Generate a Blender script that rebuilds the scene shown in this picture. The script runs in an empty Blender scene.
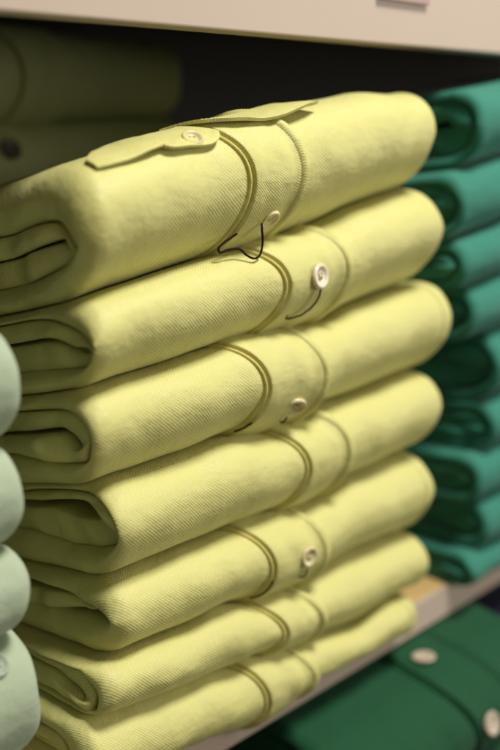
import bpy, math, random
from mathutils import Vector, Matrix, noise
PI = math.pi
sc = bpy.context.scene
COL = sc.collection
random.seed(7)

# ------------------------------------------------------------------ materials
def nt(name):
    m = bpy.data.materials.new(name); m.use_nodes = True
    t = m.node_tree; b = t.nodes['Principled BSDF']
    return m, t, b
def math_node(t, op, a=None, b=None, c=None):
    n = t.nodes.new('ShaderNodeMath'); n.operation = op
    for i, v in enumerate((a, b, c)):
        if v is None: continue
        if isinstance(v, (int, float)): n.inputs[i].default_value = v
        else: t.links.new(v, n.inputs[i])
    return n.outputs[0]

def fabric(name, rgb, pu=.0019, pv=.0019, tw=.62, bump=.29, depth=.19, sheen=.25, rough=.75, spec=.2, crease=.1):
    """knitted pique cloth: crossing diagonal ribs laid out in metres along the cloth"""
    m, t, b = nt(name)
    uv = t.nodes.new('ShaderNodeUVMap'); uv.uv_map = 'UVMap'
    geo = t.nodes.new('ShaderNodeTexCoord')
    n0 = t.nodes.new('ShaderNodeTexNoise'); n0.inputs['Scale'].default_value = 120; n0.inputs['Detail'].default_value = 3
    t.links.new(geo.outputs['Object'], n0.inputs['Vector'])
    nw = t.nodes.new('ShaderNodeTexNoise'); nw.inputs['Scale'].default_value = 22; nw.inputs['Detail'].default_value = 2
    t.links.new(geo.outputs['Object'], nw.inputs['Vector'])
    sp = t.nodes.new('ShaderNodeSeparateXYZ'); t.links.new(uv.outputs[0], sp.inputs[0])
    wob = math_node(t, 'ADD', math_node(t, 'MULTIPLY', n0.outputs['Fac'], 2.2), math_node(t, 'MULTIPLY', nw.outputs['Fac'], 7.))
    a = math_node(t, 'MULTIPLY', sp.outputs[0], 2*PI/pu)
    v = math_node(t, 'MULTIPLY', sp.outputs[1], 2*PI/pv)
    p1 = math_node(t, 'SINE', math_node(t, 'ADD', math_node(t, 'SUBTRACT', a, v), wob))
    p2 = math_node(t, 'SINE', math_node(t, 'ADD', math_node(t, 'ADD', a, v), wob))
    h = math_node(t, 'ADD', math_node(t, 'MULTIPLY', p1, tw*.5), math_node(t, 'MULTIPLY', p2, (1-tw)*.5))
    h = math_node(t, 'ADD', h, .5)
    # yarn irregularity
    n1 = t.nodes.new('ShaderNodeTexNoise'); n1.inputs['Scale'].default_value = 1500; n1.inputs['Detail'].default_value = 3
    t.links.new(geo.outputs['Object'], n1.inputs['Vector'])
    hh = math_node(t, 'ADD', math_node(t, 'MULTIPLY', h, .8), math_node(t, 'MULTIPLY', n1.outputs['Fac'], .45))
    # slow softness of the cloth
    n2 = t.nodes.new('ShaderNodeTexNoise'); n2.inputs['Scale'].default_value = 28; n2.inputs['Detail'].default_value = 4
    n2.inputs['Roughness'].default_value = .55
    t.links.new(geo.outputs['Object'], n2.inputs['Vector'])
    bp0 = t.nodes.new('ShaderNodeBump'); bp0.inputs['Strength'].default_value = .7; bp0.inputs['Distance'].default_value = .0042
    t.links.new(n2.outputs['Fac'], bp0.inputs['Height'])
    mpc = t.nodes.new('ShaderNodeMapping'); mpc.inputs['Scale'].default_value = (14, 30, 46); mpc.inputs['Rotation'].default_value = (0, .35, 0)
    t.links.new(geo.outputs['Object'], mpc.inputs[0])
    n4 = t.nodes.new('ShaderNodeTexNoise'); n4.inputs['Scale'].default_value = 1.; n4.inputs['Detail'].default_value = 3; n4.inputs['Distortion'].default_value = .6
    t.links.new(mpc.outputs[0], n4.inputs['Vector'])
    rid = math_node(t, 'ABSOLUTE', math_node(t, 'SUBTRACT', n4.outputs['Fac'], .5))
    rid = math_node(t, 'POWER', math_node(t, 'SUBTRACT', 1., math_node(t, 'MULTIPLY', rid, 3.2)), 3.)
    bp2 = t.nodes.new('ShaderNodeBump'); bp2.inputs['Strength'].default_value = crease; bp2.inputs['Distance'].default_value = .0016
    t.links.new(rid, bp2.inputs['Height']); t.links.new(bp0.outputs[0], bp2.inputs['Normal'])
    bp = t.nodes.new('ShaderNodeBump'); bp.inputs['Strength'].default_value = bump; bp.inputs['Distance'].default_value = .0005
    t.links.new(hh, bp.inputs['Height']); t.links.new(bp2.outputs[0], bp.inputs['Normal'])
    t.links.new(bp.outputs[0], b.inputs['Normal'])
    mx = t.nodes.new('ShaderNodeMix'); mx.data_type = 'RGBA'
    c1 = [max(0, c*(1-depth*(1.0 if i < 2 else 1.5))) for i, c in enumerate(rgb)]
    c2 = [min(1, c*(1+depth*.35)) for c in rgb]
    mx.inputs[6].default_value = (*c1, 1); mx.inputs[7].default_value = (*c2, 1)
    cl = t.nodes.new('ShaderNodeClamp'); t.links.new(hh, cl.inputs[0])
    t.links.new(cl.outputs[0], mx.inputs[0])
    t.links.new(mx.outputs[2], b.inputs['Base Color'])
    b.inputs['Roughness'].default_value = rough
    b.inputs['Specular IOR Level'].default_value = spec
    b.inputs['Sheen Weight'].default_value = sheen; b.inputs['Sheen Roughness'].default_value = .45
    b.inputs['Sheen Tint'].default_value = (*[min(1, .35+.65*c) for c in rgb], 1)
    return m

def laminate(name, rgb, rough=.45, grain=False):
    m, t, b = nt(name)
    tc = t.nodes.new('ShaderNodeTexCoord')
    n = t.nodes.new('ShaderNodeTexNoise'); n.inputs['Scale'].default_value = 9 if not grain else 14; n.inputs['Detail'].default_value = 6
    mp = t.nodes.new('ShaderNodeMapping'); mp.inputs['Scale'].default_value = (1, 1, 1) if not grain else (.6, 9, 9)
    t.links.new(tc.outputs['Object'], mp.inputs[0]); t.links.new(mp.outputs[0], n.inputs['Vector'])
    mx = t.nodes.new('ShaderNodeMix'); mx.data_type = 'RGBA'
    k = .93 if not grain else .72
    mx.inputs[6].default_value = (*[c*k for c in rgb], 1); mx.inputs[7].default_value = (*rgb, 1)
    t.links.new(n.outputs['Fac'], mx.inputs[0]); t.links.new(mx.outputs[2], b.inputs['Base Color'])
    n3 = t.nodes.new('ShaderNodeTexNoise'); n3.inputs['Scale'].default_value = 400
    t.links.new(tc.outputs['Object'], n3.inputs['Vector'])
    bp = t.nodes.new('ShaderNodeBump'); bp.inputs['Strength'].default_value = .15; bp.inputs['Distance'].default_value = .0003
    t.links.new(n3.outputs['Fac'], bp.inputs['Height']); t.links.new(bp.outputs[0], b.inputs['Normal'])
    b.inputs['Roughness'].default_value = rough
    return m

def plain(name, rgb, rough=.5, sss=0, coat=0, spec=.5):
    m, t, b = nt(name)
    tc = t.nodes.new('ShaderNodeTexCoord')
    n = t.nodes.new('ShaderNodeTexNoise'); n.inputs['Scale'].default_value = 260; n.inputs['Detail'].default_value = 3
    t.links.new(tc.outputs['Object'], n.inputs['Vector'])
    mx = t.nodes.new('ShaderNodeMix'); mx.data_type = 'RGBA'
    mx.inputs[6].default_value = (*[c*.82 for c in rgb], 1); mx.inputs[7].default_value = (*[min(1, c*1.08) for c in rgb], 1)
    t.links.new(n.outputs['Fac'], mx.inputs[0]); t.links.new(mx.outputs[2], b.inputs['Base Color'])
    b.inputs['Roughness'].default_value = rough; b.inputs['Specular IOR Level'].default_value = spec
    b.inputs['Coat Weight'].default_value = coat
    if sss:
        b.inputs['Subsurface Weight'].default_value = sss; b.inputs['Subsurface Scale'].default_value = .002
    return m

YEL = (.585, .558, .215)
M = {
 'yellow': fabric('yellow_pique', YEL, rough=.55, spec=.45, sheen=.12),
 'yellow_placket': fabric('yellow_placket_pique', YEL, pu=.0015, pv=.0015, tw=.7, rough=.55, spec=.45, sheen=.12),
 'yellow_edge': fabric('yellow_edge_cloth', (.58, .51, .165), pu=.0012, pv=.0012, tw=.5),
 'yellow_thread': plain('yellow_sewing_thread', (.72, .66, .27), .6),
 'teal': fabric('teal_pique', (.034, .195, .150), sheen=.3),
 'teal_thread': plain('teal_sewing_thread', (.05, .33, .26), .6),
 'mint': fabric('mint_pique', (.37, .44, .325), sheen=.3),
 'olive': fabric('olive_pique', (.56, .60, .28), sheen=.1),
 'bottle': fabric('bottle_green_pique', (.008, .066, .028), sheen=.2),
 'navy': fabric('navy_pique', (.012, .012, .035), sheen=.1),
 'button': plain('pearl_button', (.76, .67, .53), .22, .25, .5),
 'yellow_button': plain('yellowed_pearl_button', (.72, .62, .36), .35, .2),
 'dull_button': plain('greyish_pearl_button', (.50, .42, .33), .5, .2),
 'olive_button': plain('olive_button', (.22, .20, .10), .5),
 'cloth_button': plain('tonal_button', (.56, .50, .26), .4, .2),
 'warm_button': plain('warm_pearl_button', (.64, .56, .34), .25, .3),
 'mint_button': plain('mint_tonal_button', (.37, .43, .34), .8, spec=.1),
 'hole': plain('button_hole_dark', (.16, .11, .05), .8),
 'dark_button': plain('brown_button', (.13, .10, .07), .35),
 'brown_thread': plain('dark_brown_thread', (.014, .007, .005), .8, spec=.1),
 'label': laminate('pink_paper', (.42, .28, .26), .6),
 'fascia': laminate('beige_laminate', (.50, .40, .335), .55),
 'deck': laminate('light_wood_laminate', (.62, .42, .17), .5, True),
 'back': laminate('dark_back_board', (.015, .016, .014), .8),
}

# ------------------------------------------------------------------ object helpers
def mesh_obj(name, verts, faces, mat, parent=None, uvs=None, base=Vector((0, 0, 0)), mats=None, fmat=None, smooth=True):
    me = bpy.data.meshes.new(name)
    me.from_pydata([tuple(Vector(v)-base) for v in verts], [], faces)
    for mm in (mats or [mat]): me.materials.append(mm)
    if uvs is not None:
        l = me.uv_layers.new(name='UVMap')
        vi = [0]*len(me.loops); me.loops.foreach_get('vertex_index', vi)
        flat = []
        for i in vi: flat += uvs[i]
        l.data.foreach_set('uv', flat)
    if smooth: me.polygons.foreach_set('use_smooth', [True]*len(me.polygons))
    if fmat:
        for p, i in zip(me.polygons, fmat): p.material_index = i
    o = bpy.data.objects.new(name, me); COL.objects.link(o)
    if parent: o.parent = parent
    return o
def thing(name, label, cat, loc, group=None):
    o = bpy.data.objects.new(name, None); COL.objects.link(o); o.location = loc
    o.empty_display_size = .02
    o['label'] = label; o['category'] = cat
    if group: o['group'] = group
    return o
def box(name, lo, hi, mat, bev=.001):
    import bmesh
    bm = bmesh.new()
    r = bmesh.ops.create_cube(bm, size=1)
    for v in bm.verts:
        v.co = Vector([lo[i] + (v.co[i]+.5)*(hi[i]-lo[i]) for i in range(3)])
    bmesh.ops.bevel(bm, geom=bm.edges[:], offset=bev, segments=3, affect='EDGES', profile=.5)
    me = bpy.data.meshes.new(name); bm.to_mesh(me); bm.free()
    me.materials.append(mat)
    o = bpy.data.objects.new(name, me); COL.objects.link(o)
    return o
def struct(o):
    o['kind'] = 'structure'; return o
def tube(pts, r, seg=8):
    """verts, faces of a tube through points"""
    V, F = [], []
    n = len(pts)
    pts = [Vector(p) for p in pts]
    up = Vector((.3, .5, .8)).normalized()
    for i, p in enumerate(pts):
        d = (pts[min(i+1, n-1)] - pts[max(i-1, 0)]).normalized()
        a = d.cross(up)
        if a.length < 1e-4: a = d.cross(Vector((1, 0, 0)))
        a.normalize(); b = d.cross(a)
        rr = r*(.25 if i in (0, n-1) else 1)
        for k in range(seg):
            t = 2*PI*k/seg
            V.append(p + rr*(math.cos(t)*a + math.sin(t)*b))
    for i in range(n-1):
        for k in range(seg):
            F.append((i*seg+k, i*seg+(k+1) % seg, (i+1)*seg+(k+1) % seg, (i+1)*seg+k))
    F.append(tuple(range(seg))[::-1]); F.append(tuple((n-1)*seg+k for k in range(seg)))
    return V, F
def catmull(P, n):
    out = []
    m = len(P)-1
    for i in range(n):
        t = i/(n-1)*m; k = min(int(t), m-1); f = t-k
        p0, p1, p2, p3 = P[max(k-1, 0)], P[k], P[k+1], P[min(k+2, m)]
        out.append(tuple(.5*((2*b)+(-a+c)*f+(2*a-5*b+4*c-d)*f*f+(-a+3*b-3*c+d)*f**3) for a, b, c, d in zip(p0, p1, p2, p3)))
    return out
def resample(P, n):
    L = [0]
    for a, b in zip(P, P[1:]): L.append(L[-1]+math.dist(a, b))
    out = []; k = 0
    for i in range(n):
        s = L[-1]*i/(n-1)
        while k < len(L)-2 and L[k+1] < s: k += 1
        d = L[k+1]-L[k]
        f = 0 if d < 1e-9 else (s-L[k])/d
        out.append(tuple(a+(b-a)*f for a, b in zip(P[k], P[k+1])))
    return out

def nz(x, y, z, s): return noise.noise(Vector((x*s+3.1, y*s+7.7, z*s+1.3)))

# ------------------------------------------------------------------ the folded shirt
NA, NN = 15, 17          # samples on an arm and on half the nose of the fold
class Shirt:
    """a shirt folded into a flat roll: top and bottom are height functions, the fold faces -y"""
    def __init__(s, name, label, cat, mat, xL, xR, top, bot, y0=0., depth=.2, rf=1.05, seed=0, group=None, amp=1.):
        s.top, s.bot, s.xL, s.xR, s.y0, s.depth, s.rf, s.seed, s.mat, s.amp = top, bot, xL, xR, y0, depth, rf, seed, mat, amp; s.pc = None
        xm = (xL+xR)/2
        s.base = Vector((xm, y0+depth*.5, bot(xm, y0+depth*.5)))
        s.root = thing(name, label, cat, s.base, group)
    def fr(s, x):
        return s.y0 + s.amp*(.0022*nz(x, s.seed*3.3, 0, 16)+.0010*nz(x, s.seed*5.1, 2, 45))
    def mh(s, x, y):
        t, b = s.top(x, y)-.0002, s.bot(x, y)+.0002
        return (t+b)/2, max((t-b)/2, .002)
    def r(s, x): return s.rf*s.mh(x, s.y0+.015)[1]
    def canon(s):
        """(kind, param) list of the envelope from back top round the nose to back bottom"""
        if hasattr(s, '_c'): return s._c
        L = []
        for i in range(NA): L.append((1, (1-i/NA)**1.5))
        for i in range(2*NN+1): L.append((0, PI/2*(1-i/NN)))
        for i in range(NA): L.append((-1, ((i+1)/NA)**1.5))
        s._c = L; return L
    def env(s, x, c, off=0.):
        k, p = c
        r, y0 = s.r(x), s.fr(x)
        if k: y = y0+r+p*(s.depth-r); q = k
        else:
            y = y0+r*(1-max(0, math.cos(p))); q = math.sin(p)
        m, h = s.mh(x, y)
        P = Vector((x, y, m+q*h))
        if s.amp and not k:      # soft dents on the rounded fold
            d = math.cos(p)*s.amp*(.0013*nz(x, s.seed*9.+p*.018, 0, 38)+.0005*nz(x, s.seed+p*.02, 5, 90))
            # small strained creases either side of the placket
            if s.pc is not None:
                g = math.exp(-((x-s.pc)/.035)**2)
                d += .0007*g*nz(x+.012*p, s.seed*2.+p*.012, 8, 75)*math.cos(p)
            P.y += d
        if off:
            n = s.nrm(x, c); P += n*off
        return P
    def nrm(s, x, c):
        k, p = c
        if k: return Vector((0, .15*k, k)).normalized()
        e = .03
        a = s.env(x, (0, min(p+e, PI/2))); b = s.env(x, (0, max(p-e, -PI/2)))
        d = (a-b)
        dx = s.env(x+.002, c)-s.env(x-.002, c)
        n = dx.cross(d)
        if n.y > 0 and abs(p) < 1.2: n = -n
        n.normalize()
        if abs(p) >= 1.2 and n.z*p < 0: n = -n
        return n
    def at(s, x, z):
        """the fold parameter whose point on the front has height z at x"""
        lo, hi = -PI/2, PI/2
        for _ in range(30):
            mid = (lo+hi)/2
            if s.env(x, (0, mid)).z < z: lo = mid
            else: hi = mid
        return (0, (lo+hi)/2)
    def to_q(s, pts, x):
        out = []
        for y, z in pts:
            m, h = s.mh(x, y)
            out.append((y-s.y0, max(-.86, min(.86, (z-m)/h))))
        return out
    def gen_B(s, t=.0085, jt=0, jb=0, p=.95):
        """default inner boundary: the envelope moved inwards"""
        h = s.mh(s.xL, s.y0+.015)[1]; qa = 1-t/h+jt; qb = -(1-t/h)+jb
        r = s.r(s.xL)
        pts = []
        for i in range(-4, 5):
            a = PI/2*(1-(i+4)/4)
            q = (qa+qb)/2+(qa-qb)/2*math.sin(a)
            pts.append((t+(r*.9)*(1-math.cos(a)), q))
        return pts
    def ribbon(s, name, Afn, Bfn, mat, x0, x1, re, nx=70, edge_noise=.0012, parent=None, re_end=None, step=0.):
        """sheet between two curve families A(x)->list and B(x)->list, rounded rims at both x ends"""
        re_end = re_end or re
        xs = []
        for i in range(9): xs.append(x0+re*(1-math.cos(i/8*PI/2)))
        a, b = x0+re, x1-re_end
        for i in range(1, nx): xs.append(a+(b-a)*i/nx)
        for i in range(9): xs.append(x1-re_end*(1-math.sin((i)/8*PI/2)))
        n = None; V, UV, F = [], [], []
        for x in xs:
            dl, dr = x-x0, x1-x
            k = 1.
            if dl < re: k = math.sqrt(max(0, 1-(1-dl/re)**2))
            if dr < re_end: k = min(k, math.sqrt(max(0, 1-(1-dr/re_end)**2)))
            wl = max(0, 1-dl/.03)**2
            wr = max(0, 1-dr/.03)**2
            A, B = Afn(x), Bfn(x); n = len(A); arc = 0; prev = None
            rowa, rowb, ua, ub = [], [], [], []
            for j in range(n):
                c = (A[j]+B[j])/2
                pa, pb = c+(A[j]-c)*k, c+(B[j]-c)*k
                sh = edge_noise*nz(c.y, c.z, s.seed+x0, 55)*2
                g_ = min(1, max(0, (j/n-.47)/.06)); dx = Vector((sh*(wl-wr)+step*g_*g_*(3-2*g_)*wl, 0, 0))
                if prev is not None: arc += (A[j]-prev).length
                prev = A[j]
                rowa.append(pa+dx); rowb.append(pb+dx); ua.append((x+sh*(wl-wr), arc)); ub.append((x+.0011, arc+.0007))
            V += rowa+rowb; UV += ua+ub
        W = 2*n
        for i in range(len(xs)-1):
            for j in range(n-1):
                a0 = i*W+j
                F.append((a0, a0+1, a0+W+1, a0+W))
                b0 = a0+n
                F.append((b0, b0+W, b0+W+1, b0+1))
            F.append((i*W, i*W+W, i*W+W+n, i*W+n))
            e = i*W+n-1
            F.append((e, e+n, e+W+n, e+W))
        return mesh_obj(name, V, F, mat, parent or s.root, UV, s.base)
    def split_resample(s, pts, back_q=None):
        """(y,q) curve, extended to the back, split at its foremost point; returns n points matching canon()"""
        D = s.depth-.004
        P = [(D, pts[0][1])]+list(pts)+[(D, pts[-1][1])]
        # smooth
        P2 = [P[0]]+catmull(pts, 60)+[P[-1]]
        hs = .022
        k = min(range(1, len(P2)-1), key=lambda i: P2[i][0])
        up = [(y, q*hs) for y, q in P2[:k+1]]; lo = [(y, q*hs) for y, q in P2[k:]]
        # same spacing law as the envelope: dense at the nose
        def law(n, U):
            # arc fractions following the envelope's own
            L = [0]
            for a, b in zip(U, U[1:]): L.append(L[-1]+math.dist(a, b))
            return L
        nh = NA+NN+1
        C = s.canon(); E = [s.env((s.xL+s.xR)/2, c) for c in C]
        def frac(seq):
            L = [0]
            for a, b in zip(seq, seq[1:]): L.append(L[-1]+(a-b).length)
            return [v/L[-1] for v in L]
        fu = frac(E[:nh]); fl = frac(E[nh-1:])
        def samp(U, fr_):
            L = law(0, U); out = []; k = 0
            for f in fr_:
                t = f*L[-1]; k = 0
                while k < len(L)-2 and L[k+1] < t: k += 1
                d = L[k+1]-L[k]; g = 0 if d < 1e-9 else (t-L[k])/d
                out.append((U[k][0]+(U[k+1][0]-U[k][0])*g, U[k][1]+(U[k+1][1]-U[k][1])*g))
            return out
        R = samp(up, fu)+samp(lo, fl)[1:]
        return [(y, q/hs) for y, q in R]
    def curve_at(s, cyq, x, dy=0.):
        out = []
        f = s.fr(x)
        for y, q in cyq:
            yy = f+y+dy
            m, h = s.mh(x, max(yy, s.y0))
            r = s.r(x); e = y-.0045
            if e < r:
                qm = math.sqrt(max(0, 1-(1-max(e, 0)/r)**2))*.93
                q = max(-qm, min(qm, q))
            q = max(-1+.004/h, min(1-.004/h, q))
            out.append(Vector((x, yy, m+q*h)))
        return out
    def build(s, B=None, G=None, filler=None, rim=.0055, inset=.0015):
        C = s.canon()
        Bq = s.split_resample(B)
        A = lambda x: [s.env(x, c) for c in C]
        Bf = lambda x: s.curve_at(Bq, x)
        s.ribbon('outer_fold', A, Bf, s.mat, s.xL, s.xR, rim, nx=90, re_end=.008)
        if G is not None:
            # the folded layer lying inside: from the inner boundary to a hairpin gap
            B2 = [(y+.0006, q*.975) for y, q in Bq]
            Gq = s.split_resample(G)
            s.ribbon('inner_fold', lambda x: s.curve_at(B2, x), lambda x: s.curve_at(Gq, x), s.mat, s.xL+inset, s.xR-.002, .0035, nx=36, edge_noise=.0025, step=.0045 if s.seed % 3 else -.003)
        if filler is not None:
            U, Lw = filler
            Uq, Lq = [resample(catmull([(a, b*.02) for a, b in T], 30), 24) for T in (U, Lw)]
            Uq, Lq = [[(a, b/.02) for a, b in T] for T in (Uq, Lq)]
            s.ribbon('inner_fold', lambda x: s.curve_at(Uq, x), lambda x: s.curve_at(Lq, x), s.mat, s.xL+inset+.001, s.xR-.003, .003, nx=30, edge_noise=.002)
    def hair(s, pts, w=.018, taper=1.):
        """gap line -> hairpin"""
        up = [(y, q+w*(.4+.6*i0/len(pts))) for i0, (y, q) in enumerate(pts[:-1])]
        dn = [(y, q-w*(.4+.6*i0/len(pts))) for i0, (y, q) in enumerate(pts[:-1])][::-1]
        return up+[pts[-1]]+dn
    # ---- placket strip round the fold
    def skew(s, c):
        k, p = c
        q = math.sin(p) if not k else k
        return -.012*q*q-.004*q
    def strip(s, name, mat, xa, xb, h, parent, ymax=.03, re=.0008, nx=22, sink=.0006, dip=False, sk=1.):
        C = [c for c in s.canon() if c[0] == 0 or c[1]*(s.depth) < ymax]
        V, UV, F = [], [], []
        xs = []
        for i in range(6): xs.append((xa+re*(1-math.cos(i/5*PI/2)), math.sin(i/5*PI/2)))
        for i in range(1, nx): xs.append((xa+re+(xb-xa-2*re)*i/nx, 1))
        for i in range(6): xs.append((xb-re*(1-math.sin(i/5*PI/2)), math.cos(i/5*PI/2)))
        n = len(C)
        for x, k in xs:
            arc = 0; prev = None; f = (x-xa)/(xb-xa)
            for j, c in enumerate(C):
                xx = x+sk*s.skew(c)
                P0 = s.env(xx, c); nn = s.nrm(xx, c)
                lift = h*k-sink*(1-k)
                lift += .0006*k*(nz(x*1.2, j*.0016, s.seed+2, 70)+.5*nz(x, j*.004, s.seed+9, 110))*math.sin(PI*min(1, max(0, f)))
                if dip: lift += k*(-.0011*math.exp(-((f-.80)/.10)**2)+.0004*math.exp(-((f-.12)/.1)**2))
                P = P0+nn*lift
                if prev is not None: arc += (P-prev).length
                prev = P
                V.append(P); UV.append((x, arc))
            prev = None
            for c in C:
                xx = x+sk*s.skew(c)
                V.append(s.env(xx, c)-s.nrm(xx, c)*sink*1.5); UV.append((x, 0))
        W = 2*n
        for i in range(len(xs)-1):
            for j in range(n-1):
                a0 = i*W+j
                F.append((a0, a0+1, a0+W+1, a0+W)); b0 = a0+n
                F.append((b0, b0+W, b0+W+1, b0+1))
            F.append((i*W, i*W+W, i*W+W+n, i*W+n)); e = i*W+n-1; F.append((e, e+n, e+W+n, e+W))
        return mesh_obj(name, V, F, mat, parent, UV, s.base)
    def stitches(s, xoff, h, mat, parent, step=.0021, r=.00023, name='stitching'):
        V, F = [], []
        C = [(0, PI/2*(1-i/200)) for i in range(0, 401)]
        pts = [(s.env(xoff+s.skew(c), c, h)) for c in C]
        P = resample([tuple(p) for p in pts], 400)
        L = sum(math.dist(a, b) for a, b in zip(P, P[1:]))
        k = max(3, int(step/(L/399)))
        for i in range(0, 400-k, k):
            seg = [P[i], P[i+k//4], P[i+k//2], P[min(i+int(k*.75), 399)]]
            v, f = tube(seg, r, 6); o = len(V)
            V += v; F += [tuple(a+o for a in g) for g in f]
        return mesh_obj(name, V, F, mat, parent, None, s.base)
    def placket(s, xa, xb, mat, emat, tmat, ymax=.03, h=.0027, full=True):
        pl = s.strip('placket', mat, xa, xb, h, s.root, ymax, nx=30, dip=full)
        if full:
            s.strip('placket_edge', emat, xa-.0032, xa-.0007, h*.6, pl, ymax, nx=3, re=.0011)
            s.stitches(xa+.0022, h-.0001, tmat, pl)
            # raised seam on the far side with two rows of stitches
            s.strip('placket_seam', mat, xb-.0052, xb+.0030, h*1.45, pl, ymax, nx=8, re=.0038)
            s.stitches(xb-.0022, h*1.42-.0001, tmat, pl); s.stitches(xb+.0002, h*1.42-.0001, tmat, pl)
        s.pl = pl; return pl
    def button(s, x, z, R=.0066, h=.0016, tilt=(0, 0), mat=None, tmat=None, parent=None, sink=0.):
        c = s.at(x, z)
        P = s.env(x, c, h+.0004-sink); n = s.nrm(x, c)
        n = (n+Vector((tilt[0], 0, tilt[1]))).normalized()
        a = n.cross(Vector((0, 0, 1))).normalized(); b = a.cross(n)
        V, F, fm = [], [], []
        prof = [(.0, .0012), (.35, .0012), (.55, .0013), (.66, .0019), (.78, .0025), (.9, .0025), (.98, .0018), (1., .001), (.97, .0002), (.6, 0.)]
        S = 36
        for rr, hh in prof[1:]:
            for k in range(S):
                t = 2*PI*k/S; V.append(P+R*rr*(math.cos(t)*a+math.sin(t)*b)+n*hh)
        V.append(P+n*.0012); ci = len(V)-1
        m = len(prof)-1
        for i in range(m-1):
            for k in range(S):
                F.append((i*S+k, (i+1)*S+k, (i+1)*S+(k+1) % S, i*S+(k+1) % S))
        for k in range(S): F.append((ci, k, (k+1) % S))
        fm = [0]*len(F)
        for dx, dy in ((1, 1), (1, -1), (-1, 1), (-1, -1)):
            cc = P+n*.00135+R*.2*(dx*a+dy*b); o = len(V); V.append(cc+n*.0001)
            for k in range(10):
                t = 2*PI*k/10; V.append(cc+R*.09*(math.cos(t)*a+math.sin(t)*b))
            for k in range(10): F.append((o, o+1+k, o+1+(k+1) % 10)); fm.append(1)
        bt = mesh_obj('button', V, F, None, parent or s.root, None, s.base, mats=[mat or M['button'], M['hole']], fmat=fm)
        if tmat:
            V, F = [], []
            for sx in (-1, 1):
                p = [P+n*.0013+R*.2*(sx*a-1.1*b), P+n*.0019+R*.2*(sx*.8*a-.5*b), P+n*.0020+R*.2*(sx*.8*a+.5*b), P+n*.0013+R*.2*(sx*a+1.1*b)]
                v, f = tube(p, .00042, 6); o = len(V); V += v; F += [tuple(q+o for q in g) for g in f]
            v, f = tube([P+n*.0014+R*.2*(-1.1*a-.9*b), P+n*.0023, P+n*.0014+R*.2*(1.1*a+.9*b)], .00042, 6); o = len(V); V += v; F += [tuple(q+o for q in g) for g in f]
            mesh_obj('button_thread', V, F, tmat, parent or s.root, None, s.base)
        return bt

# ------------------------------------------------------------------ yellow stack (the subject)
Z0 = [.3000, .2551, .2159, .1709, .1234, .0833, .0517, -.0135]
ZX = [.162, .162, .084, .0461, .0263, -.0307, -.0777, .0]
SY = [-.22, -.25, -.27, -.24, -.19, -.15, -.12, .0]
SD = {
 0: [(0.0112, 0.0073), (0.0252, 0.0091), (0.0543, 0.0108), (0.1230, 0.0115), (0.2098, 0.0096), (0.2641, 0.0032)],
 1: [(0.0501, -0.0100), (0.0972, -0.0101), (0.1224, -0.0129), (0.1531, -0.0144), (0.1776, -0.0137), (0.2120, -0.0107), (0.2657, -0.0114)],
 2: [(0.0267, -0.0114), (0.0401, -0.0117), (0.0707, -0.0123), (0.1108, -0.0127), (0.1343, -0.0128), (0.1551, -0.0160), (0.1861, -0.0189), (0.2123, -0.0149), (0.2536, -0.0140)],
 3: [(0.0239, -0.0152), (0.0367, -0.0160), (0.0691, -0.0156), (0.0981, -0.0138), (0.1314, -0.0205), (0.1597, -0.0212), (0.1788, -0.0171), (0.2159, -0.0189), (0.2665, -0.0171)],
 4: [(0.0308, -0.0197), (0.0947, -0.0205), (0.1137, -0.0206), (0.1383, -0.0215), (0.1606, -0.0247), (0.1850, -0.0260), (0.2083, -0.0214), (0.2615, -0.0202)],
 5: [(0.0245, -0.0197), (0.0603, -0.0215), (0.0868, -0.0181), (0.1228, -0.0257), (0.1564, -0.0279), (0.1756, -0.0226), (0.2016, -0.0205), (0.2603, -0.0238)],
 6: [(0.0062, -0.0161), (0.0200, -0.0176), (0.0675, -0.0197), (0.0947, -0.0224), (0.1092, -0.0202), (0.1292, -0.0223), (0.1572, -0.0262), (0.2050, -0.0305), (0.2480, -0.0230)],
 7: [(0.0514, 0.0008), (0.0683, -0.0019), (0.1184, -0.0125), (0.1667, -0.0020), (0.1958, -0.0030), (0.2317, -0.0059), (0.2523, -0.0082)],
}
def lin(T, x):
    if not T: return 0.
    if x <= T[0][0]: return T[0][1]
    for (a, p), (b, q) in zip(T, T[1:]):
        if x <= b:
            f = (x-a)/(b-a); f = f*f*(3-2*f); return p+(q-p)*f
    return T[-1][1]
def seam(k):
    def f(x, y):
        u = 0 if k == 7 else 1
        return (lin(SD.get(k), x)+Z0[k]+ZX[k]*x+SY[k]*(y-.012) + u*(.0012*nz(x, y, k*2.7, 14)+.0006*nz(x, y, k*1.7, 34)))
    return f
seams = [seam(k) for k in range(8)]
XL = [.002, .002, .001, .012, .009, -.001, -.010]
XR = [.2670, .2755, .2915, .2840, .2810, .2780, .2700]
PLA = [.1030, .1285, .1120, .1475, .1190, .1290, .1160]
PLB = [.1400, .1800, .1590, .1850, .1640, .1630, .1560]
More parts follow.
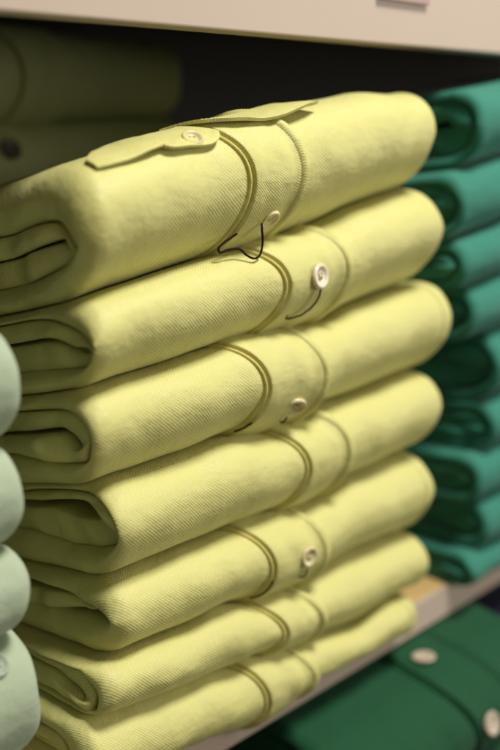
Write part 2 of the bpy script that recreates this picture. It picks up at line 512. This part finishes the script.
TB = {
 0:[(0.0733,0.2687),(0.0590,0.2727),(0.0437,0.2766),(0.0316,0.2780),(0.0233,0.2750),(0.0184,0.2700),(0.0165,0.2653),(0.0245,0.2605),(0.0418,0.2531),(0.0574,0.2471),(0.0763,0.2424)],
 1:[(0.0784,0.2240),(0.0548,0.2299),(0.0372,0.2319),(0.0230,0.2301),(0.0110,0.2273),(0.0046,0.2227),(0.0064,0.2178),(0.0142,0.2132),(0.0351,0.2085),(0.0574,0.2036)],
 2:[(0.0579,0.1838),(0.0353,0.1890),(0.0223,0.1902),(0.0147,0.1879),(0.0103,0.1840),(0.0091,0.1799),(0.0108,0.1717),(0.0138,0.1680),(0.0291,0.1647),(0.0601,0.1608),(0.0768,0.1579)],
 3:[(0.0923,0.1293),(0.0718,0.1360),(0.0437,0.1435),(0.0221,0.1457),(0.0098,0.1419),(0.0043,0.1374),(0.0039,0.1319),(0.0092,0.1245),(0.0240,0.1166),(0.0462,0.1112),(0.0650,0.1099),(0.0818,0.1093)],
 4:[(0.0750,0.0840),(0.0555,0.0856),(0.0371,0.0864),(0.0244,0.0866),(0.0124,0.0865),(0.0124,0.0839),(0.0215,0.0810),(0.0360,0.0779),(0.0493,0.0752),(0.0732,0.0729)],
 5:[(0.0548,0.0621),(0.0389,0.0609),(0.0254,0.0574),(0.0174,0.0524),(0.0120,0.0475),(0.0124,0.0411),(0.0160,0.0367),(0.0317,0.0307),(0.0534,0.0269)],
 6:[(0.0373,0.0208),(0.0303,0.0194),(0.0263,0.0156),(0.0258,0.0112),(0.0315,0.0068),(0.0427,0.006)],
}
TG = {
 0:[(0.0746,0.2574),(0.0514,0.2644),(0.0299,0.2708),(0.0237,0.2718),(0.0202,0.2667),(0.0255,0.2686),(0.0299,0.2690),(0.0514,0.2634),(0.0746,0.2564)],
 3:[(0.0724,0.1301),(0.0558,0.1352),(0.0416,0.1392),(0.0249,0.1412),(0.0202,0.1389),(0.0254,0.1317),(0.0322,0.1287),(0.0493,0.1259),(0.0671,0.1258)],
}
TGL = {
 1:[(0.0649,0.2164),(0.0490,0.2204),(0.0380,0.2221),(0.0277,0.2204),(0.0215,0.2200),(0.0159,0.2218),(0.0150,0.2242)],
 2:[(0.0834,0.1661),(0.0590,0.1721),(0.0362,0.1782),(0.0297,0.1777),(0.0219,0.1755),(0.0165,0.1733)],
 5:[(0.0675,0.0453),(0.0489,0.0477),(0.0357,0.0457),(0.0247,0.0448),(0.0198,0.0424)],
}
YL = [
  'yellow folded polo shirt topmost of its stack, open collar flap and looped brown thread',
  'yellow folded polo shirt second from top, round pearl button with short brown thread',
  'yellow folded polo shirt third from top, tilted button low on its placket',
  'yellow folded polo shirt in the middle of its stack, no button showing',
  'yellow folded polo shirt third from bottom of its stack, with a pearl button',
  'yellow folded polo shirt second from bottom of its stack, without a button',
  'yellow folded polo shirt at the bottom of its stack, lying on the shelf',
]
yel = []
for i in range(7):
    s = Shirt('folded_shirt', YL[i], 'shirt', M['yellow'], XL[i], XR[i], seams[i], seams[i+1], seed=i+1,
              depth=.19, rf=[1.15, 1.25, 1.15, 1.2, 1.25, 1.25, 1.1][i], group='pale yellow folded polo shirts in one stack')
    s.pc = (PLA[i]+PLB[i])/2
    B = s.to_q(TB[i], XL[i])
    G = None; fil = None
    if i in TG: G = s.to_q(TG[i], XL[i])
    elif i in TGL: G = s.hair(s.to_q(TGL[i], XL[i]), w=.12 if i < 3 else .06)
    elif i == 4:
        fil = ([(.10, .30), (.06, .42), (.04, .42), (.026, .38), (.019, .34)], [(.10, -.25), (.06, -.05), (.045, .06), (.028, .2), (.019, .30)])
    else:
        G = s.hair([(.07, .1), (.05, .1), (.034, .05)], w=.03)
    s.build(B, G, fil, rim=[.010, .009, .010, .010, .011, .009, .008][i])
    s.placket(PLA[i], PLB[i], M['yellow_placket'], M['yellow_edge'], M['yellow_thread'], ymax=.03 if i else .05)
    if i in (2, 4, 6): s.strip('side_seam', M['yellow'], XR[i]-.0135, XR[i]-.0085, .0007, s.root, .03, re=.0022, nx=4, sk=.15)
    yel.append(s)
s1, s2, s3, s5 = yel[0], yel[1], yel[2], yel[4]
s1.button(.1215, .2760, R=.0060, mat=M['yellow_button'], tmat=M['yellow_thread'], parent=s1.pl, sink=.0008, tilt=(-.1, -.1))
s2.button(.1518, .2420, R=.0070, tmat=M['yellow_thread'], parent=s2.pl, tilt=(.05, .1))
s3.button(.1383, .1725, R=.0062, mat=M['warm_button'], tmat=M['yellow_thread'], parent=s3.pl, tilt=(-.35, -.25))
s5.button(.1461, .0794, R=.0062, mat=M['warm_button'], tmat=M['yellow_thread'], parent=s5.pl, tilt=(-.1, 0))

THREAD = [(.1150, .0060, .2730), (.1142, .0050, .2700), (.1153, .0055, .2633), (.1145, .0065, .2568), (.1095, .0060, .2551), (.1050, .0075, .2574), (.1010, .0085, .2606), (.0940, .0095, .2608), (.0892, .0100, .2597), (.0878, .0100, .2620), (.0915, .0100, .2644), (.0970, .0098, .2668), (.1015, .0105, .2684), (.1040, .0125, .2690)]
def loose(s, pts, r=.00052, name='loose_thread'):
    """pts: (x, z, lift) on the front of shirt s"""
    P = []
    for x, z, l in pts:
        c = s.at(x, z); P.append(tuple(s.env(x, c, l+.0021)))
    P = catmull(P, 60)
    P = [(p[0]+.00025*nz(i*.1, 1, 0, 4), p[1], p[2]+.00025*nz(i*.1, 5, 0, 4)) for i, p in enumerate(P)]
    V, F = tube(P, r, 8)
    return mesh_obj(name, V, F, M['brown_thread'], s.root, None, s.base)
P1 = catmull(THREAD, 70); V, F = tube(P1, .0006, 8)
mesh_obj('loose_thread', V, F, M['brown_thread'], s1.root, None, s1.base)
loose(s2, [(.1510, .2365, .003), (.1505, .2330, .0035), (.1490, .2290, .0035), (.1453, .2245, .0028), (.1410, .2225, .002), (.1366, .2215, .0008), (.1350, .2240, .0006)])
loose(s3, [(.1345, .1672, .002), (.1325, .1655, .003), (.131, .1650, .002)])
loose(s3, [(.108, .1690, .0008), (.104, .1665, .001), (.099, .1650, .0008)])
loose(s5, [(.1455, .0728, .002), (.1435, .0700, .003), (.141, .0690, .0015)])
loose(s5, [(.1175, .0745, .0006), (.116, .0700, .0012), (.1125, .0672, .0014), (.107, .0660, .0008)])

# ---- collar flaps lying open on the crest of the top shirt
def flap(s, edge, back, th=.0017, name='collar_flap', mat='yellow_placket', wave=0., n=40, nb=14, back_lift=.0012, shift=.012):
    """cloth leaf lying over the crest of the fold; edge: (x, fold angle, lift) of its front hem, back(u): how far it reaches over"""
    E = catmull(edge, n+1)
    def cp(t):
        return (0, t) if t <= PI/2 else (1, (t-PI/2)*.22)
    V, UV, F = [], [], []
    for i, (x, p, l) in enumerate(E):
        u = i/n; L = back(u)
        for side in (0, 1):
            for j in range(nb+1):
                v = j/nb
                f = (1-v)**2
                lift = back_lift+(l-back_lift)*f+wave*math.sin(u*9+v*2)*(1-v)
                c = cp(p+L*v); c0 = cp(min(p+L*v, PI/2-.02))
                nn = s.nrm(x, c0) if c[0] == 0 else Vector((0, 0, 1))
                if c[0] == 0 and c[1] > PI/2-.25: nn = (nn*.4+Vector((0, -.1, .6))).normalized()
                P = s.env(x-shift*v, c)+nn*(lift+(th if side == 0 else 0))
                V.append(P); UV.append((x, v*L*.025))
    m = nb+1; W = 2*m
    for i in range(n):
        for j in range(nb):
            a = i*W+j; F.append((a, a+W, a+W+1, a+1)); b = a+m; F.append((b, b+1, b+W+1, b+W))
        a = i*W; F.append((a, a+m, a+m+W, a+W)); a = i*W+nb; F.append((a, a+W, a+m+W, a+m))
    for i in (0, n):
        for j in range(nb):
            a = i*W+j; F.append((a, a+1, a+m+1, a+m) if i == 0 else (a, a+m, a+m+1, a+1))
    o = mesh_obj(name, V, F, M[mat], s.root, UV, s.base)
    SV, SF = [], []
    for off in (.14,):
        pts = []
        for i in range(n+1):
            x, p, l = E[i]; t = min(p+back(i/n)*off, PI/2-.01); c = (0, t)
            lift = back_lift+(l-back_lift)*(1-off)**2+wave*math.sin(i/n*9+off*2)*(1-off)
            pts.append(tuple(s.env(x-shift*off, c)+s.nrm(x, c)*(lift+th+.00005)))
        R_ = resample(pts, 220); L_ = sum(math.dist(a, b) for a, b in zip(R_, R_[1:])); kk = max(4, int(.0022/(L_/219)))
        for i in range(3, 219-kk, kk):
            v, f = tube([R_[i], R_[i+kk//3], R_[i+int(kk*.72)]], .00024, 6); oo = len(SV); SV += v; SF += [tuple(a+oo for a in g) for g in f]
    mesh_obj('stitching', SV, SF, M['yellow_thread'], o, None, s.base)
    bv = o.modifiers.new('round', 'BEVEL'); bv.width = .0005; bv.segments = 3; bv.limit_method = 'ANGLE'; bv.angle_limit = math.radians(50)
    return o
# left leaf
flap(s1, [(.0150, .86, .0008), (.0210, .80, .0012), (.0320, .78, .0024), (.0430, .78, .0034), (.0540, .80, .0030)], lambda u: .24+.6*min(1, u*1.4), shift=0., wave=.0003, th=.0013)
# folded end of the placket with its button hole
flap(s1, [(.0500, .90, .0024), (.0550, .72, .0030), (.0660, .66, .0036), (.0790, .62, .0032), (.0870, .70, .0026), (.0910, .86, .0020)], lambda u: .72-.4*abs(u-.5), th=.0016, wave=.0005)
# right leaf, curling up from the cloth
flap(s1, [(.0880, 1.05, .0050), (.0990, .90, .0058), (.1080, .84, .0058), (.1190, .77, .0056), (.1310, .72, .0064), (.1440, .74, .0070), (.1560, .78, .0062), (.1640, .84, .0045)], lambda u: .34*math.sqrt(max(0, 1-(max(0, u-.8)/.2)**2))+.22, th=.0018, wave=.0008)
s1.button(.0725, .3130, R=.0056, h=.0019, mat=M['cloth_button'], tilt=(-.1, .0))

# ------------------------------------------------------------------ teal stack to the right
GZ = [.3500, .3010, .2560, .2190, .1795, .1275, .0900, .0520, .0130, -.0125]
GX = [.13, .17, .145, .10, .11, .06, .03, .02, -.02, 0]
GS = [-.12, -.14, -.14, -.13, -.12, -.10, -.08, -.06, -.03, 0]
def gseam(k):
    return lambda x, y: GZ[k]+(0 if k == 9 else GX[k]*(x-.355)+GS[k]*(y-.012)+.0012*nz(x, y, k*3.7+20, 14))
gxl = [.312, .298, .302, .318, .352, .352, .338, .350, .335]
GL = [
  'teal folded polo shirt on top of the teal stack, end roll wide open',
  'teal folded polo shirt second from the top of the teal stack',
  'teal folded polo shirt third from the top of the teal stack',
  'teal folded polo shirt fourth from the top of the teal stack',
  'teal folded polo shirt in the middle, fifth of nine in the teal stack',
  'teal folded polo shirt fourth from the bottom of the teal stack',
  'teal folded polo shirt third from the bottom of the teal stack',
  'teal folded polo shirt second from the bottom of the teal stack',
  'teal folded polo shirt at the bottom of the teal stack, on the shelf',
]
for i in range(9):
    s = Shirt('folded_shirt', GL[i], 'shirt', M['teal'], gxl[i], gxl[i]+.26, gseam(i), gseam(i+1), seed=i+31, depth=.19,
              rf=1.05, group='teal folded polo shirts in one stack')
    h = s.mh(gxl[i], .015)[1]
    t = min(.0075, h*.42)
    B = s.gen_B(t)
    g0 = [.1, -.2, .05, -.1, .1, 0, -.1, .15, 0][i]
    tip = t+h*[.7, 1.1, .6, .8, 1.2, .7, .8, .9, 1.0][i]
    w = [.09, .03, .04, .03, .04, .04, .05, .03, .04][i]
    G = s.hair([(.08, g0+.08), (.05, g0), (tip+.006, g0+.06), (tip, g0-.02)], w=w)
    s.build(B, G, None, rim=.005)

# ------------------------------------------------------------------ mint stack in the left foreground
MZ = [.2400, .1885, .1410, .0985, .0300, -.0125]
def mseam(k):
    return lambda x, y: MZ[k]+(0 if k == 5 else .06*(x+.05)-.16*(y-.012)+.0012*nz(x, y, k*3.7+40, 14))
ML = [
  'pale mint folded polo shirt on top of the mint stack at the left edge',
  'pale mint folded polo shirt second from the top of the mint stack',
  'pale mint folded polo shirt in the middle of the mint stack',
  'pale mint folded polo shirt puffed out nearest the lower left corner',
  'pale mint folded polo shirt at the bottom of the mint stack',
]
mxr = [-.0355, -.0372, -.0378, -.0345, -.032]
for i in range(5):
    s = Shirt('folded_shirt', ML[i], 'shirt', M['mint'], mxr[i]-.25, mxr[i], mseam(i), mseam(i+1), seed=i+51, depth=.19,
              rf=1.0, group='pale mint folded polo shirts in one stack', amp=.6)
    h = s.mh(mxr[i], .015)[1]; t = .008
    s.build(s.gen_B(t), s.hair([(.08, .05), (.05, .1), (.03, 0)], w=.04), None, rim=.007)
    if i == 3: s.button(-.053, .0880, R=.0062, h=-.0012, mat=M['mint_button'])

# ------------------------------------------------------------------ olive stack in the shade behind
OZ = [.388, .3230, .262, .205, .15, .10, .05, -.0125]
def oseam(k):
    return lambda x, y: OZ[k]+(0 if k == 7 else (.03 if k else -.02)*(x-.2)-.08*(y-.282)+.002*nz(x, y, k*3.7+60, 10))
OL = [
  'dark olive folded polo shirt on top of the shaded stack behind the yellow one',
  'dark olive folded polo shirt second in the shaded stack, brown button at left edge',
  'dark olive folded polo shirt third from top of the shaded rear stack',
  'dark olive folded polo shirt in the middle of the shaded rear stack',
  'dark olive folded polo shirt third from bottom of the shaded rear stack',
  'dark olive folded polo shirt second from bottom of the shaded rear stack',
  'dark olive folded polo shirt at the bottom of the shaded rear stack',
]
for i in range(7):
    s = Shirt('folded_shirt', OL[i], 'shirt', M['olive'], .03-.005*i, [.302, .312, .30, .305, .30, .30, .30][i], oseam(i), oseam(i+1), seed=i+71, y0=.27, depth=.17,
              rf=1.0, group='dark olive folded polo shirts in one stack')
    s.build(s.gen_B(.009), s.hair([(.08, .05), (.05, .1), (.03, 0)], w=.04), None, rim=.012 if i < 2 else .006)
    if i < 2:
        s.placket(.150-.03*i, .195-.03*i, M['olive'], M['olive'], M['olive'], h=.003, full=False)
        if i: s.button(.187-.052*i, .347-.044*i, R=.008, h=.003, mat=M['dark_button' if i else 'olive_button'])

# ------------------------------------------------------------------ lower shelf
LZ = [-.046, -.118, -.185, -.2492]
def lseam(k):
    return lambda x, y: LZ[k]+(0 if k == 3 else .05*(x-.28)+(.0 if k else .12)*(y)+.003*nz(x, y, k*3.7+80, 11))
LL = ['bottle green folded polo shirt on the lower shelf, two pale buttons on its placket',
      'bottle green folded polo shirt under the one with two buttons on the lower shelf',
      'bottle green folded polo shirt lying on the lower shelf board']
for i in range(3):
    s = Shirt('folded_shirt', LL[i], 'shirt', M['bottle'], .150+.006*i, .372, lseam(i), lseam(i+1), seed=i+91, y0=-.046+.003*i, depth=.24,
              rf=1.25, group='bottle green folded polo shirts on the lower shelf', amp=1.6)
    s.build(s.gen_B(.011), s.hair([(.1, .05), (.06, .1), (.035, 0)], w=.04), None, rim=.009)
    if i == 0:
        pl = s.placket(.278, .326, M['bottle'], M['bottle'], M['bottle'], h=.0028, ymax=.17)
        lower = s
NZL = ['navy folded polo shirt on the lower shelf right of the bottle green one', 'navy folded polo shirt under the other navy one on the lower shelf']
for i in range(2):
    LZ2 = [-.075, -.16, -.2492]
    f = lambda k: (lambda x, y: LZ2[k]+(0 if k == 2 else .003*nz(x, y, k*3.7+90, 11)))
    s = Shirt('folded_shirt', NZL[i], 'shirt', M['navy'], .40, .64, f(i), f(i+1), seed=i+95, y0=-.04, depth=.2, rf=1.1, group='navy folded polo shirts on the lower shelf')
    s.build(s.gen_B(.011), s.hair([(.1, .05), (.06, .1), (.035, 0)], w=.04), None, rim=.009)

def top_button(s, x, y, R=.0085, parent=None):
    """button on the flat upper face of the fold"""
    best = min(s.canon(), key=lambda c: (s.env(x, c).y-y)**2+(0 if c[0] >= 0 and (c[0] or c[1] > 0) else 9))
    P = s.env(x, best, .0036); n = s.nrm(x, best)
    a = n.cross(Vector((0, 1, 0))).normalized(); b = a.cross(n)
    V, F = [], []; S = 28
    prof = [(.3, .0014), (.6, .0015), (.75, .0026), (.92, .0026), (1, .0012), (.9, 0)]
    for rr, hh in prof:
        for k in range(S):
            t = 2*PI*k/S; V.append(P+R*rr*(math.cos(t)*a+math.sin(t)*b)+n*hh)
    V.append(P+n*.0014); c = len(V)-1
    for i in range(len(prof)-1):
        for k in range(S): F.append((i*S+k, (i+1)*S+k, (i+1)*S+(k+1) % S, i*S+(k+1) % S))
    for k in range(S): F.append((c, k, (k+1) % S))
    mesh_obj('button', V, F, M['dull_button'], parent, None, s.base)
top_button(lower, .278, .004, parent=lower.pl)
top_button(lower, .289, -.044, parent=lower.pl)

# ------------------------------------------------------------------ shelving
W0, W1 = -.75, 1.25
sh = thing('shelf', 'beige laminate shelf carrying the yellow, teal and mint stacks', 'shelf', (.25, .25, -.0372))
def part(o, root):
    o.parent = root; o.matrix_parent_inverse = Matrix.Translation(-Vector(root.location)); return o
part(box('shelf_board', (W0, .0228, -.0365), (W1, .52, -.0132), M['deck']), sh)
part(box('shelf_edge', (W0, .020, -.0372), (W1, .0225, -.0128), M['fascia'], .0007), sh)
us = thing('shelf', 'beige laminate shelf above the stacks with a deep front edge', 'shelf', (.25, .25, .365))
part(box('shelf_edge', (W0, .020, .3674), (W1, .038, .440), M['fascia'], .0012), us)
part(box('shelf_board', (W0, .0382, .418), (W1, .52, .436), M['back']), us)
ls = thing('shelf', 'dark lower shelf under the bottle green shirts', 'shelf', (.25, .2, -.27))
part(box('shelf_board', (W0, -.09, -.268), (W1, .52, -.25), M['back']), ls)
struct(box('back_wall', (W0, .521, -.30), (W1, .54, .50), M['back']))

lt = box('shelf_label', (.224, .0175, .3915), (.274, .0198, .436), M['label'], .0004)
lt['label'] = 'pinkish paper price label slipped onto the edge of the upper shelf'; lt['category'] = 'label'
# ------------------------------------------------------------------ light
w = bpy.data.worlds.new('World'); sc.world = w; w.use_nodes = True
bg = w.node_tree.nodes['Background']; bg.inputs[0].default_value = (.95, .84, .55, 1); bg.inputs[1].default_value = .075
def area(name, loc, target, size, power, col, sy=None):
    l = bpy.data.lights.new(name, 'AREA'); l.energy = power; l.color = col; l.shape = 'RECTANGLE'; l.size = size; l.size_y = sy or size
    o = bpy.data.objects.new(name, l); COL.objects.link(o); o.location = loc
    o.rotation_euler = (Vector(target)-Vector(loc)).to_track_quat('-Z', 'Y').to_euler()
    return o
area('key_lamp', (.30, -.66, 1.62), (.12, 0, .15), .42, 34, (1, .965, .88), .38)
area('front_fill', (-.55, -1.7, .75), (.1, 0, .12), .9, 4.5, (1, .92, .68))  # added fill with no real source; lifts left fold ends and shelf edge
area('right_fill', (1.5, -1.3, .45), (.1, 0, .1), .7, 15, (1, .95, .88))  # added low fill, not a fitting of the shop; brightens the right ends

# ------------------------------------------------------------------ camera
cam = bpy.data.cameras.new('camera'); co = bpy.data.objects.new('camera', cam); COL.objects.link(co)
X = Vector((0.69803, 0, 0))  # placeholder, replaced below
co.location = (-.26100555, -.35241331, .32501878)
fwd = Vector((0.69344443, 0.67648328, -0.24800241)).normalized()
right = fwd.cross(Vector((0, 0, 1))).normalized(); up = right.cross(fwd)
co.matrix_world = Matrix(((right.x, up.x, -fwd.x, co.location.x), (right.y, up.y, -fwd.y, co.location.y), (right.z, up.z, -fwd.z, co.location.z), (0, 0, 0, 1)))
cam.sensor_fit = 'HORIZONTAL'; cam.sensor_width = 36; cam.lens = 72
cam.clip_start = .01; cam.clip_end = 50
cam.dof.use_dof = True; cam.dof.focus_distance = .503; cam.dof.aperture_fstop = 4.6; cam.dof.aperture_blades = 0
sc.camera = co
sc.view_settings.view_transform = 'Standard'; sc.view_settings.look = 'None'; sc.view_settings.gamma = 1; sc.view_settings.exposure = 0
sc.cycles.use_denoising = True
sc.cycles.max_bounces = 10; sc.cycles.diffuse_bounces = 6
